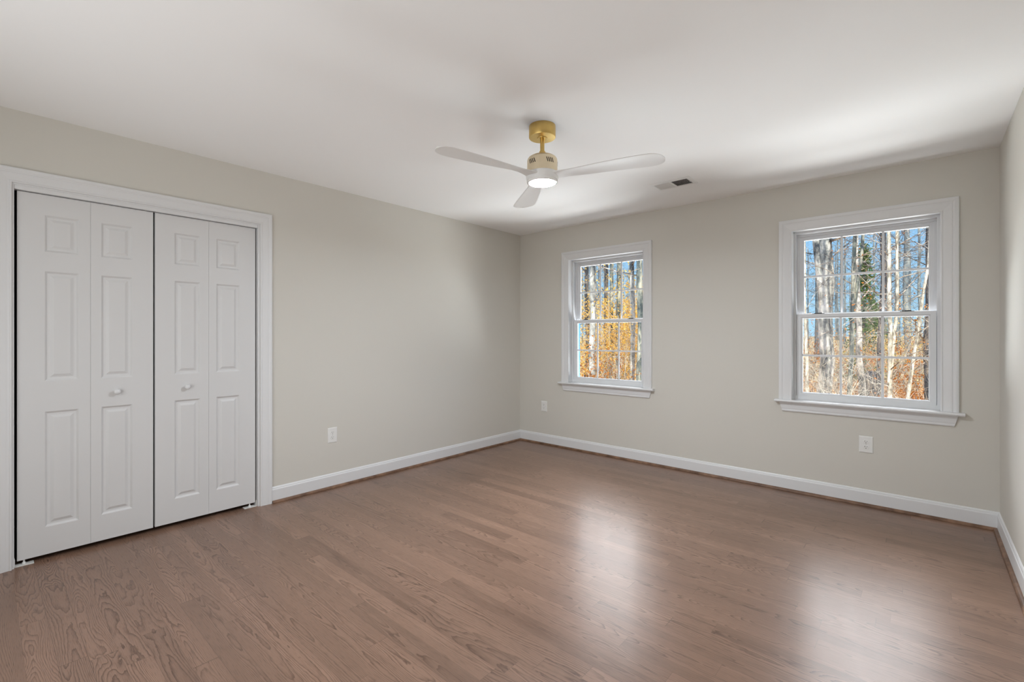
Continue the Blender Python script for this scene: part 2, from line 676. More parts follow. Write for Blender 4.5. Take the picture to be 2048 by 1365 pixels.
# ------------------------------------------------------------------ closet: casing, jamb, bifold doors
# colonial casing profile: a = distance from inner edge, b = thickness
CP = [(0, 0), (0, 0.0085), (0.003, 0.0115), (0.008, 0.0122), (0.011, 0.0095), (0.015, 0.0092), (0.022, 0.0112), (0.040, 0.0140),
      (0.050, 0.0146), (0.052, 0.0125), (0.056, 0.0128), (0.062, 0.0168), (0.070, 0.0178), (0.077, 0.0172), (0.079, 0.0155), (0.079, 0)]
IY0, IY1, IZ = DOOR_Y0 - 0.008, DOOR_Y1 + 0.013, DOOR_TOP + 0.008
bm = bmesh.new()
sweep(bm, CP, [lambda a, b: Vector((b, IY0 - a, 0)), lambda a, b: Vector((b, IY0 - a, IZ + a)),
               lambda a, b: Vector((b, IY1 + a, IZ + a)), lambda a, b: Vector((b, IY1 + a, 0))])
struct(finish('trim_4', bm, MT['trim']), 'white moulded casing round the closet doors')
bm = bmesh.new()
box(bm, -TH, DOOR_Y0 - 0.012, 0, 0, DOOR_Y0, DOOR_TOP + 0.012)
box(bm, -TH, DOOR_Y1, 0, 0, DOOR_Y1 + 0.012, DOOR_TOP + 0.012)
box(bm, -TH, DOOR_Y0, DOOR_TOP, 0, DOOR_Y1, DOOR_TOP + 0.012)
struct(finish('trim_5', bm, MT['trim']), 'white jamb lining the closet opening')
# top track with its fascia
bm = bmesh.new()
box(bm, -0.058, DOOR_Y0 + 0.001, DOOR_TOP - 0.020, -0.052, DOOR_Y1 - 0.001, DOOR_TOP)
box(bm, -0.030, DOOR_Y0 + 0.001, DOOR_TOP - 0.021, -0.004, DOOR_Y1 - 0.001, DOOR_TOP)
box(bm, -0.058, DOOR_Y0 + 0.001, DOOR_TOP - 0.004, -0.024, DOOR_Y1 - 0.001, DOOR_TOP)
struct(finish('trim_6', bm, MT['trim']), 'white metal sliding track above the closet doors')

PANEL_ROWS = [(1.703, 1.908), (0.987, 1.597), (0.178, 0.819)]
DT = 0.034
DXF = -0.027          # front face of the doors
DZ0, DZ1 = 0.027, 2.0185


def leaf(name, y0, y1, py0, py1, parent):
    """A moulded door leaf with three raised panels; front face looks to +x."""
    bm = bmesh.new()
    P = lambda y, z, d=0.0: bm.verts.new((DXF - d, y, z))
    b = 0.0012
    ys = [y0 + b, py0, py1, y1 - b]
    zs = [DZ0 + b]
    for z0, z1 in reversed(PANEL_ROWS):
        zs += [z0, z1]
    zs.append(DZ1 - b)
    grid = [[P(y, z) for z in zs] for y in ys]
    for i in range(3):
        for j in range(len(zs) - 1):
            if i == 1 and j % 2 == 1:
                # raised panel: rings (inset, depth)
                rings = [[grid[1][j], grid[2][j], grid[2][j + 1], grid[1][j + 1]]]
                for ins, dep in ((0.0015, 0.0004), (0.004, 0.0024), (0.0105, 0.0088), (0.0125, 0.0095), (0.0215, 0.0095), (0.0235, 0.0088), (0.036, 0.0024), (0.038, 0.0019)):
                    rings.append([P(ys[1] + ins, zs[j] + ins, dep), P(ys[2] - ins, zs[j] + ins, dep), P(ys[2] - ins, zs[j + 1] - ins, dep), P(ys[1] + ins, zs[j + 1] - ins, dep)])
                for r0, r1 in zip(rings[:-1], rings[1:]):
                    for k in range(4):
                        k2 = (k + 1) % 4
                        bm.faces.new((r0[k], r0[k2], r1[k2], r1[k]))
                bm.faces.new(rings[-1])
            else:
                bm.faces.new((grid[i][j], grid[i + 1][j], grid[i + 1][j + 1], grid[i][j + 1]))
    # rim: front outline -> slightly rounded edge -> back
    outline = [grid[0][j] for j in range(len(zs))] + [grid[i][-1] for i in range(1, 4)] + [grid[3][j] for j in range(len(zs) - 2, -1, -1)] + [grid[i][0] for i in (2, 1)]

    def pushed(v, d):
        y, z = v.co.y, v.co.z
        if abs(y - ys[0]) < 1e-6:
            y = y0
        if abs(y - ys[3]) < 1e-6:
            y = y1
        if abs(z - zs[0]) < 1e-6:
            z = DZ0
        if abs(z - zs[-1]) < 1e-6:
            z = DZ1
        return bm.verts.new((DXF - d, y, z))
    r1 = [pushed(v, b) for v in outline]
    r2 = [pushed(v, DT) for v in outline]
    n = len(outline)
    for k in range(n):
        k2 = (k + 1) % n
        bm.faces.new((outline[k], outline[k2], r1[k2], r1[k]))
        bm.faces.new((r1[k], r1[k2], r2[k2], r2[k]))
    bm.faces.new(r2)
    return finish(name, bm, MT['door'], parent)


def knob(y, z, parent):
    bm = bmesh.new()
    lathe(bm, [(0.0, 0), (0.0075, 0.0), (0.0075, 0.004), (0.006, 0.008), (0.0065, 0.012), (0.011, 0.016), (0.0155, 0.020), (0.0165, 0.024), (0.0150, 0.028), (0.009, 0.0315), (0, 0.0325)], 0, 0, 24)
    bm.transform(Matrix.Translation((DXF, y, z)) @ Matrix.Rotation(rad(90), 4, 'Y'))
    return finish('knob', bm, MT['trim'], parent, smooth=True)


def pivot_pin(y, z0, z1, parent, r=0.004):
    bm = bmesh.new()
    lathe(bm, [(0, z0), (r, z0), (r, z1), (0, z1)], DXF - 0.012, y, 12)
    return finish('pivot_pin', bm, MT['plate'], parent, smooth_angle=rad(40))


def bracket(y0, y1, parent):
    bm = bmesh.new()
    box(bm, DXF - 0.028, y0, 0.0005, DXF + 0.014, y1, 0.004)
    s = 1 if y1 > DOOR_Y1 - 0.1 else -1
    ye = DOOR_Y1 - 0.001 if s > 0 else DOOR_Y0 + 0.001
    box(bm, DXF - 0.028, min(ye, ye - s * 0.003), 0.0005, DXF + 0.002, max(ye, ye - s * 0.003), 0.04)
    b = finish('floor_bracket', bm, MT['plate'], parent)
    bm = bmesh.new()
    lathe(bm, [(0, 0.004), (0.008, 0.004), (0.008, 0.010), (0.004, 0.012), (0.004, DZ0 + 0.001), (0, DZ0 + 0.001)], DXF - 0.014, (y0 + y1) / 2, 12)
    finish('pivot_cup', bm, MT['plate'], b)


d1 = empty('door_1', (0, -3.843, 0))
struct(d1, 'left white bifold closet door with raised panels')
d2 = empty('door_2', (0, -3.242, 0))
struct(d2, 'right white bifold closet door with raised panels')


def reparent(o, p):
    o.parent = p
    o.matrix_parent_inverse = Matrix.Translation(p.location).inverted()


for d, leaves, kn, pins in (
        (d1, ((-4.1385, -3.8438, -4.034, -3.893), (-3.8432, -3.5478, -3.797, -3.650)), -3.726, (-4.111, -3.585)),
        (d2, ((-3.5385, -3.2422, -3.437, -3.292), (-3.2416, -2.9465, -3.198, -3.050)), -3.369, (-3.50, -2.975))):
    made = []
    for (a, b_, c, e_) in leaves:
        made.append(leaf('door_leaf', a, b_, c, e_, None))
    for o in made:
        reparent(o, d)
    k = knob(kn, 0.903, None)
    reparent(k, d)
    for p in pins:
        reparent(pivot_pin(p, DZ1 - 0.001, DOOR_TOP - 0.005, None), d)
# floor brackets at the outer jambs
for nm, y0, y1 in (('a', DOOR_Y0 + 0.001, DOOR_Y0 + 0.075), ('b', DOOR_Y1 - 0.085, DOOR_Y1 - 0.001)):
    e = empty('floor_bracket_mount', (0, y0, 0))
    before = set(D.objects)
    bracket(y0, y1, None)
    for o in [o for o in D.objects if o not in before and o.parent is None]:
        o.parent = d1 if nm == 'a' else d2
        o.matrix_parent_inverse = Matrix.Translation(o.parent.location).inverted()
    D.objects.remove(e)

# ------------------------------------------------------------------ windows
WP = [(0, 0), (0, 0.0085), (0.003, 0.0115), (0.008, 0.0122), (0.011, 0.0095), (0.015, 0.0092), (0.022, 0.0108), (0.046, 0.0142),
      (0.056, 0.0150), (0.059, 0.0130), (0.063, 0.0132), (0.069, 0.0168), (0.078, 0.0180), (0.087, 0.0175), (0.091, 0.0155), (0.091, 0)]
AP = [(0, 0.0), (0.0175, 0.0), (0.0178, 0.012), (0.0140, 0.022), (0.0132, 0.045), (0.0112, 0.058), (0.0125, 0.062), (0.0125, 0.068), (0.0095, 0.0735), (0, 0.0755)]


def sash(parent, name, cx, y0, y1, xo, z0, z1, gx, gz0, gz1, rail_prof=0.0):
    """Hollow sash frame (outer xo, opening gx) between y0 and y1, bevelled glazing bead."""
    bm = bmesh.new()
    rings = []
    for hx, za, zb, y in ((xo, z0, z1, y1), (xo, z0, z1, y0 + 0.002), (xo - 0.002, z0 + 0.002, z1 - 0.002, y0),
                          (gx + 0.010, gz0 - 0.010, gz1 + 0.010, y0), (gx + 0.008, gz0 - 0.008, gz1 + 0.008, y0 + 0.003),
                          (gx + 0.003, gz0 - 0.003, gz1 + 0.003, y0 + 0.005), (gx, gz0, gz1, y0 + 0.010), (gx, gz0, gz1, y1)):
        rings.append([bm.verts.new((cx - hx, y, za)), bm.verts.new((cx + hx, y, za)), bm.verts.new((cx + hx, y, zb)), bm.verts.new((cx - hx, y, zb))])
    n = len(rings)
    for i in range(n):
        r0, r1 = rings[i], rings[(i + 1) % n]
        for k in range(4):
            k2 = (k + 1) % 4
            bm.faces.new((r0[k], r0[k2], r1[k2], r1[k]))
    s = finish(name, bm, MT['vinyl'], parent)
    ym = y0 + 0.016
    bm = bmesh.new()
    box(bm, cx - gx - 0.002, ym - 0.002, gz0 - 0.002, cx + gx + 0.002, ym + 0.002, gz1 + 0.002)
    finish('glass_pane', bm, MT['glass'], s)
    mw = 0.0078
    zm = (gz0 + gz1) / 2

    def bar(x0, z0_, x1, z1_):
        bm = bmesh.new()
        box(bm, x0, ym - 0.0045, z0_, x1, ym + 0.0045, z1_, 0.001)
        finish('muntin', bm, MT['vinyl'], s)
    w3 = 2 * gx / 3
    for t in (-0.5, 0.5):
        bar(cx + t * w3 - mw, gz0 - 0.001, cx + t * w3 + mw, gz1 + 0.001)
    for a, b in ((-gx - 0.001, -w3 / 2 - mw), (-w3 / 2 + mw, w3 / 2 - mw), (w3 / 2 + mw, gx + 0.001)):
        bar(cx + a, zm - mw, cx + b, zm + mw)
    return s


def window(idx, cx, gx, label):
    root = empty('window_%d' % idx, (0, 0, 0))
    struct(root, label)
    # casing
    bm = bmesh.new()
    i0, i1, iz = cx - HI, cx + HI, ZI - 0.002
    sweep(bm, WP, [lambda a, b: Vector((i0 - a, -b, ZS)), lambda a, b: Vector((i0 - a, -b, iz + a)),
                   lambda a, b: Vector((i1 + a, -b, iz + a)), lambda a, b: Vector((i1 + a, -b, ZS))])
    finish('casing', bm, MT['trim'], root)
    # jamb extension
    bm = bmesh.new()
    jy = 0.067
    t = 0.006
    box(bm, cx - HI - t, -0.001, ZS, cx - HI + 0.001, jy, ZI + t)
    box(bm, cx + HI - 0.001, -0.001, ZS, cx + HI + t, jy, ZI + t)
    box(bm, cx - HI, -0.001, ZI, cx + HI, jy, ZI + t)
    finish('jamb_lining', bm, MT['trim'], root)
    # stool: rounded nose, horns past the casing
    bm = bmesh.new()
    box(bm, cx - HI - 0.005, -0.004, ZS - 0.021, cx + HI + 0.005, jy, ZS)
    sx = HO + 0.027
    prof = [(0.0, -0.021), (-0.040, -0.021), (-0.046, -0.018), (-0.049, -0.0105), (-0.046, -0.003), (-0.040, 0.0), (0.0, 0.0)]
    sweep(bm, prof, [lambda a, b: Vector((cx - sx, a - 0.001, ZS + b)), lambda a, b: Vector((cx + sx, a - 0.001, ZS + b))])
    finish('stool', bm, MT['trim'], root)
    # apron with sloping returned ends
    bm = bmesh.new()
    za = ZS - 0.0212
    ax = HO - 0.004
    sweep(bm, AP, [lambda a, b: Vector((cx - ax + b * 0.27, -a, za - b)), lambda a, b: Vector((cx + ax - b * 0.27, -a, za - b))])
    finish('apron', bm, MT['trim'], root)
    # vinyl frame
    bm = bmesh.new()
    fy0, fy1 = 0.0672, TB
    box(bm, cx - HI - t, fy0, ZS - 0.02, cx - HI + 0.016, fy1, ZI + t)
    box(bm, cx + HI - 0.016, fy0, ZS - 0.02, cx + HI + t, fy1, ZI + t)
    box(bm, cx - HI + 0.016, 0.118, ZS, cx - HI + 0.0325, 0.1285, ZI - 0.01)
    box(bm, cx + HI - 0.0325, 0.118, ZS, cx + HI - 0.016, 0.1285, ZI - 0.01)
    box(bm, cx - HI + 0.016, fy0, ZI - 0.018, cx + HI - 0.016, fy1, ZI + t)
    box(bm, cx - HI + 0.016, 0.112, ZI - 0.0345, cx + HI - 0.016, 0.1285, ZI - 0.018)
    box(bm, cx - HI + 0.016, fy0, ZS - 0.02, cx + HI - 0.016, fy1, ZS + 0.022)
    box(bm, cx - HI + 0.016, fy0, ZS + 0.022, cx + HI - 0.016, 0.0695, ZS + 0.029)
    finish('window_frame', bm, MT['vinyl'], root)
    # exterior stops, blue skylight on shaded vinyl put into their colour
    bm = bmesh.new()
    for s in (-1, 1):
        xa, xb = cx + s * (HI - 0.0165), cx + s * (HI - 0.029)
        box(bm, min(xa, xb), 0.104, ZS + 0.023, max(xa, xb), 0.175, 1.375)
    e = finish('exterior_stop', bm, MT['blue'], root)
    e['label'] = 'exterior stop with blue skylight painted into its colour'
    # sashes
    up = sash(root, 'upper_sash', cx, 0.1295, 0.160, HI - 0.030, 1.383, 2.0395, gx, 1.420, 2.009)
    lo = sash(root, 'lower_sash', cx, 0.0700, 0.1020, HI - 0.0175, 0.7535, 1.4115, gx, 0.788, 1.377)
    # keeper latches on top of the meeting rail
    for s in (-0.272, 0.262):
        bm = bmesh.new()
        box(bm, cx + s - 0.040, 0.083, 1.4113, cx + s + 0.040, 0.098, 1.4155, 0.001)
        box(bm, cx + s - 0.016, 0.085, 1.4150, cx + s + 0.024, 0.096, 1.4215, 0.0015)
        g = bmesh.ops.create_cone(bm, cap_ends=True, segments=14, radius1=0.006, radius2=0.005, depth=0.006)
        for v in g['verts']:
            v.co += Vector((cx + s - 0.022, 0.0905, 1.417))
        k = finish('sash_latch', bm, MT['black'], lo)
        k['label'] = 'black sash latch'
    return root


window(1, WINS[0][0], WINS[0][1], 'white double-hung window nearer the room corner, yellow leaves outside')
window(2, WINS[1][0], WINS[1][1], 'white double-hung window on the right, pale forked trunk outside')

# ------------------------------------------------------------------ duplex outlets


def outlet(loc, rz, label, w=0.080, h=0.122):
    root = empty('electrical_outlet', loc, rz)
    tag(root, label, 'electrical outlet', 'white duplex outlets on the walls')
    # local frame: plate in xz plane, facing -y
    bm = bmesh.new()
    rings = []
    for ins, y in ((0, 0.0), (0, -0.0018), (0.0022, -0.0042), (0.006, -0.0052)):
        a, b = w / 2 - ins, h / 2 - ins
        rings.append([bm.verts.new(v) for v in ((-a, y, -b), (a, y, -b), (a, y, b), (-a, y, b))])
    for r0, r1 in zip(rings[:-1], rings[1:]):
        for k in range(4):
            bm.faces.new((r0[k], r0[(k + 1) % 4], r1[(k + 1) % 4], r1[k]))
    bm.faces.new(rings[0])
    bm.faces.new(rings[-1])
    finish('cover_plate', bm, MT['plate'], root)
    for zc in (0.0195, -0.0195):
        bm = bmesh.new()
        pts = []
        for k in range(32):
            a = 2 * math.pi * k / 32
            x = 0.0172 * math.cos(a)
            z = max(-0.0135, min(0.0135, 0.0172 * math.sin(a)))
            pts.append((x, z))
        ra = [bm.verts.new((x, -0.0050, zc + z)) for x, z in pts]
        rb = [bm.verts.new((x, -0.0068, zc + z)) for x, z in pts]
        rc = [bm.verts.new((x * 0.94, -0.0074, zc + z * 0.94)) for x, z in pts]
        for r0, r1 in ((ra, rb), (rb, rc)):
            for k in range(32):
                bm.faces.new((r0[k], r0[(k + 1) % 32], r1[(k + 1) % 32], r1[k]))
        bm.faces.new(rc)
        r = finish('receptacle', bm, MT['plate'], root)
        bm = bmesh.new()
        box(bm, -0.0078, -0.00765, zc + 0.0005, -0.0052, -0.0072, zc + 0.0095)
        box(bm, 0.0052, -0.00765, zc + 0.0015, 0.0074, -0.0072, zc + 0.0085)
        g = bmesh.ops.create_cone(bm, cap_ends=True, segments=16, radius1=0.0027, radius2=0.0027, depth=0.0005)
        for v in g['verts']:
            v.co = Vector((v.co.x, -0.0074 + v.co.z, zc - 0.0072 + v.co.y))
        s = finish('slots', bm, MT['slot'], r)
        s['label'] = 'dark plug slots'
    bm = bmesh.new()
    g = bmesh.ops.create_cone(bm, cap_ends=True, segments=16, radius1=0.003, radius2=0.0026, depth=0.0012)
    for v in g['verts']:
        v.co = Vector((v.co.x, -0.0056 - v.co.z, v.co.y))
    finish('screw', bm, MT['steel'], root)
    return root


outlet((0.0, -2.371, 0.428), rad(90), 'white duplex outlet on the wall beside the closet doors')
outlet((0.361, 0.0, 0.433), 0, 'small white duplex outlet near the corner, below left of the narrower looking window', 0.080, 0.118)
outlet((3.310, 0.0, 0.445), 0, 'white duplex outlet under the right hand window', 0.083, 0.120)

# ------------------------------------------------------------------ ceiling register
vx0, vx1, vy0, vy1 = 1.985, 2.300, -0.755, -0.560
reg = empty('ceiling_vent', ((vx0 + vx1) / 2, (vy0 + vy1) / 2, H))
tag(reg, 'white rectangular ceiling vent with two banks of slats near the windows', 'ceiling vent')
cxv, cyv = reg.location.x, reg.location.y
hw, hd = (vx1 - vx0) / 2, (vy1 - vy0) / 2
bm = bmesh.new()
ow, od = hw - 0.030, hd - 0.030
rings = []
for a, b, z in ((hw, hd, 0.0), (hw, hd, -0.002), (hw - 0.008, hd - 0.008, -0.0055), (ow + 0.004, od + 0.004, -0.0065), (ow, od, -0.004), (ow, od, 0.0)):
    rings.append([bm.verts.new(v) for v in ((-a, -b, z), (a, -b, z), (a, b, z), (-a, b, z))])
for r0, r1 in zip(rings[:-1], rings[1:]):
    for k in range(4):
        bm.faces.new((r0[k], r0[(k + 1) % 4], r1[(k + 1) % 4], r1[k]))
box(bm, -0.006, -od, -0.006, 0.006, od, -0.001)
finish('vent_frame', bm, MT['vent'], reg)
bm = bmesh.new()
box(bm, -ow, -od, -0.0008, ow, od, -0.0003)
k = finish('duct_opening', bm, MT['slot'], reg)
k['label'] = 'dark duct behind the slats'
nS = 10
for side in (-1, 1):
    for i in range(nS):
        x = side * 0.006 + side * (i + 0.5) * (ow - 0.006) / nS
        bm = bmesh.new()
        box(bm, -0.0052, -od, -0.0004, 0.0052, od, 0.0004)
        ang = rad(-30) if side < 0 else rad(38)
        bm.transform(Matrix.Translation((x, 0, -0.0046)) @ Matrix.Rotation(ang, 4, 'Y'))
        finish('slat', bm, MT['vent'], reg)
# damper lever at the far right corner
bm = bmesh.new()
box(bm, ow + 0.004, -0.012, -0.012, ow + 0.007, 0.002, -0.005)
finish('damper_lever', bm, MT['vent'], reg)

# ------------------------------------------------------------------ ceiling fan
FX, FY = 1.982, -2.142
fan = empty('ceiling_fan', (FX, FY, H))
tag(fan, 'brass and white three-blade ceiling fan with a lit round lamp', 'ceiling fan')
LZ = lambda z: z - H
bm = bmesh.new()
lathe(bm, [(0, LZ(2.44)), (0.0755, LZ(2.44)), (0.0765, LZ(2.436)), (0.0765, LZ(2.376)), (0.0745, LZ(2.373)), (0.030, LZ(2.3715)), (0.029, LZ(2.368)), (0.0, LZ(2.368))], 0, 0, 56)
o = finish('canopy', bm, MT['brass'], fan, smooth_angle=rad(35))
o['label'] = 'brushed brass ceiling canopy'
bm = bmesh.new()
lathe(bm, [(0, LZ(2.372)), (0.0125, LZ(2.372)), (0.0125, LZ(2.285)), (0.0, LZ(2.285))], 0, 0, 28)
o = finish('downrod', bm, MT['brass'], fan, smooth_angle=rad(35))
bm = bmesh.new()
lathe(bm, [(0.0125, LZ(2.296)), (0.017, LZ(2.295)), (0.018, LZ(2.289)), (0.017, LZ(2.284)), (0.024, LZ(2.281)), (0.026, LZ(2.274)), (0.026, LZ(2.266))], 0, 0, 32)
finish('rod_collar', bm, MT['brass'], fan, smooth_angle=rad(35))
bm = bmesh.new()
mz = 2.268
lathe(bm, [(0, LZ(mz)), (0.052, LZ(mz - 0.001)), (0.068, LZ(mz - 0.004)), (0.079, LZ(mz - 0.011)), (0.085, LZ(mz - 0.021)), (0.0865, LZ(mz - 0.030)), (0.0865, LZ(2.168)), (0.0, LZ(2.168))], 0, 0, 64)
mo = finish('motor_housing', bm, MT['champ'], fan, smooth_angle=rad(35))
mo['label'] = 'champagne metal motor housing'
# slanted cooling slots in five groups of four
for g_ in range(5):
    a0 = rad(-22 + g_ * 72)
    bm = bmesh.new()
    for j in range(4):
        a = a0 + (j - 1.5) * 0.135
        k0 = len(bm.verts)
        box(bm, -0.0008, -0.0022, -0.013, 0.0010, 0.0022, 0.013)
        bm.verts.ensure_lookup_table()
        mt = Matrix.Rotation(a, 4, 'Z') @ Matrix.Translation((0.0862, 0, LZ(2.222))) @ Matrix.Rotation(rad(20), 4, 'X')
        for v in bm.verts[k0:]:
            v.co = mt @ v.co
    o = finish('cooling_slots', bm, MT['slot'], mo)
    o['label'] = 'dark slanted cooling slots'
# hub
bm = bmesh.new()
lathe(bm, [(0, LZ(2.178)), (0.070, LZ(2.178)), (0.084, LZ(2.174)), (0.091, LZ(2.166)), (0.093, LZ(2.152)), (0.092, LZ(2.136)), (0.088, LZ(2.128)), (0, LZ(2.127))], 0, 0, 64)
o = finish('hub', bm, MT['blade'], fan, smooth_angle=rad(35))
# light ring and lens
bm = bmesh.new()
lathe(bm, [(0.078, LZ(2.129)), (0.087, LZ(2.128)), (0.0885, LZ(2.122)), (0.0875, LZ(2.116)), (0.083, LZ(2.1125)), (0.0765, LZ(2.1135)), (0.0755, LZ(2.118))], 0, 0, 64)
o = finish('light_ring', bm, MT['ring'], fan, smooth_angle=rad(50))
bm = bmesh.new()
lathe(bm, [(0.0762, LZ(2.1165)), (0.070, LZ(2.1150)), (0.045, LZ(2.1138)), (0.0, LZ(2.1132))], 0, 0, 48)
o = finish('light_lens', bm, MT['lens'], fan, smooth=True)
o['label'] = 'glowing white round lamp lens'


def blade(theta):
    """One sculpted blade: lofted cross sections, pitched, thin, rounded tip, narrow root swelling outward."""
    #      r      centre offset   half chord   pitch   z
    ST = [(0.040, 0.000, 0.052, 1, 2.152), (0.070, 0.000, 0.052, 2, 2.152), (0.090, 0.002, 0.049, 4, 2.153), (0.115, 0.004, 0.045, 7, 2.154),
          (0.145, 0.005, 0.043, 8.5, 2.155), (0.19, 0.005, 0.045, 9, 2.155), (0.25, 0.003, 0.052, 8, 2.155), (0.33, 0.000, 0.061, 7, 2.155),
          (0.43, -0.003, 0.070, 6.2, 2.155), (0.53, -0.004, 0.0765, 5.8, 2.155), (0.58, -0.004, 0.078, 5.5, 2.155)]
    for i in range(1, 13):
        t = math.sin(i / 12 * math.pi / 2 * 0.985)
        ST.append((0.58 + 0.092 * t, -0.004 + 0.008 * t * t, 0.078 * (1 - t ** 2.6) ** (1 / 2.2), 5.5, 2.155))
    bm = bmesh.new()
    rings = []
    for r, c, hc, pit, z in ST:
        ring = []
        n = 14
        th = 0.0055 + 0.030 * max(0.0, 1 - (r - 0.04) / 0.13) ** 1.6
        for k in range(n * 2):
            a = 2 * math.pi * k / (2 * n)
            s = math.cos(a)
            t = math.sin(a)
            y = c + hc * s
            zz = th * (abs(t) ** 0.6) * (1 if t > 0 else -1) * 0.5 + 0.006 * (1 - s * s) * min(1.0, max(0.0, (r - 0.1) / 0.1))
            p = rad(pit)
            # clockwise side is high
            yy = y * math.cos(p) + zz * math.sin(p)
            z2 = -y * math.sin(p) + zz * math.cos(p)
            ring.append(bm.verts.new((r, yy, LZ(z) + z2)))
        rings.append(ring)
    m = len(rings[0])
    for r0, r1 in zip(rings[:-1], rings[1:]):
        for k in range(m):
            bm.faces.new((r0[k], r0[(k + 1) % m], r1[(k + 1) % m], r1[k]))
    bm.faces.new(rings[0])
    bm.faces.new(rings[-1])
    bm.transform(Matrix.Rotation(theta, 4, 'Z'))
    return finish('blade', bm, MT['blade'], fan, smooth_angle=rad(50))


for th in (-102.5, 18, 140):
    blade(rad(th))

#%%OUTSIDE%%
# ------------------------------------------------------------------ outside
GZ = -0.80
rnd = random.Random(7)
CS, SN = math.cos(-YAW), math.sin(-YAW)


def at(px, depth):
    """A point in the grounds seen near a given column of the photograph, at a real distance."""
    u = (px - 1024) / FPX
    return CAM.x + depth * (SN + u * CS), CAM.y + depth * (CS - u * SN)


def ground_z(x, y):
    d = max(0.0, y - 22.0)
    return GZ + 0.05 * math.sin(x * 0.9 + 1) * math.cos(y * 0.7) + min(1.9, 0.055 * d) + 0.04 * math.sin(x * 2.3 + y * 1.7)


def litter_mat():
    m, nt, bs = new_mat('leaf_litter_ground')
    N, L = nt.nodes.new, nt.links.new
    tc = N('ShaderNodeTexCoord')
    v = N('ShaderNodeTexVoronoi')
    v.inputs['Scale'].default_value = 13
    L(tc.outputs['Object'], v.inputs['Vector'])
    r = N('ShaderNodeValToRGB')
    r.color_ramp.elements[0].position = 0.0
    r.color_ramp.elements[0].color = (0.16, 0.062, 0.016, 1)
    r.color_ramp.elements[1].position = 1.0
    r.color_ramp.elements[1].color = (0.85, 0.56, 0.24, 1)
    e = r.color_ramp.elements.new(0.35)
    e.color = (0.48, 0.20, 0.045, 1)
    e = r.color_ramp.elements.new(0.65)
    e.color = (0.70, 0.36, 0.10, 1)
    sp = N('ShaderNodeSeparateColor')
    L(v.outputs['Color'], sp.inputs[0])
    L(sp.outputs[0], r.inputs[0])
    n = N('ShaderNodeTexNoise')
    n.inputs['Scale'].default_value = 0.25
    n.inputs['Detail'].default_value = 3
    L(tc.outputs['Object'], n.inputs['Vector'])
    mr = N('ShaderNodeMapRange')
    mr.inputs['From Min'].default_value = 0.45
    mr.inputs['From Max'].default_value = 0.6
    L(n.outputs['Fac'], mr.inputs['Value'])
    mx = N('ShaderNodeMix')
    mx.data_type = 'RGBA'
    sepg = N('ShaderNodeSeparateXYZ')
    L(tc.outputs['Object'], sepg.inputs[0])
    far = N('ShaderNodeMapRange')
    far.inputs['From Min'].default_value = 18
    far.inputs['From Max'].default_value = 24
    L(sepg.outputs['Y'], far.inputs['Value'])
    L(far.outputs[0], mx.inputs['Factor'])
    L(r.outputs[0], mx.inputs['A'])
    n5 = N('ShaderNodeTexNoise')
    n5.inputs['Scale'].default_value = 3.5
    n5.inputs['Detail'].default_value = 6
    L(tc.outputs['Object'], n5.inputs['Vector'])
    r5 = N('ShaderNodeValToRGB')
    r5.color_ramp.elements[0].position = 0.42
    r5.color_ramp.elements[0].color = (0.22, 0.12, 0.03, 1)
    r5.color_ramp.elements[1].position = 0.62
    r5.color_ramp.elements[1].color = (0.66, 0.46, 0.15, 1)
    L(n5.outputs['Fac'], r5.inputs[0])
    L(r5.outputs[0], mx.inputs['B'])
    L(mx.outputs['Result'], bs.inputs['Base Color'])
    bs.inputs['Roughness'].default_value = 0.9
    b = N('ShaderNodeBump')
    b.inputs['Strength'].default_value = 0.9
    b.inputs['Distance'].default_value = 0.04
    L(sp.outputs[1], b.inputs['Height'])
    L(b.outputs[0], bs.inputs['Normal'])
    return m


MT['litter'] = litter_mat()
nx, ny = 70, 80
vs, fs = [], []
for j in range(ny + 1):
    for i in range(nx + 1):
        y = 0.3 + 95 * (j / ny) ** 1.6
        x = -65 + 95 * i / nx
        vs.append((x, y, ground_z(x, y) if y > 0.5 else GZ))
for j in range(ny):
    for i in range(nx):
        a = j * (nx + 1) + i
        fs.append((a, a + 1, a + nx + 2, a + nx + 1))
g = raw('ground', vs, fs, MT['litter'])
struct(g, 'woodland floor of orange fallen leaves and straw coloured field beyond')

# bark and leaf materials
BK = {
    'pale': bark_mat('pale_beech_bark', (0.05, 0.06, 0.07), (0.36, 0.36, 0.33), (0.80, 0.77, 0.70), 4.0, 0.45),
    'grey': bark_mat('grey_green_bark', (0.04, 0.055, 0.06), (0.17, 0.19, 0.17), (0.46, 0.45, 0.36), 8.0, 0.35),
    'dark': bark_mat('dark_brown_bark', (0.025, 0.03, 0.04), (0.08, 0.08, 0.085), (0.26, 0.22, 0.18), 10.0, 0.25),
    'tan': bark_mat('pale_sapling_bark', (0.22, 0.20, 0.16), (0.55, 0.50, 0.40), (0.90, 0.84, 0.72), 14.0, 0.4),
    'twig': bark_mat('twig_bark', (0.05, 0.04, 0.035), (0.26, 0.21, 0.17), (0.72, 0.64, 0.53), 6.0, 1.0),
    'haze': bark_mat('hazed_bark', (0.10, 0.13, 0.16), (0.20, 0.24, 0.26), (0.38, 0.40, 0.38), 3.0, 0.5),  # blue-grey haze of distance painted into the bark
}
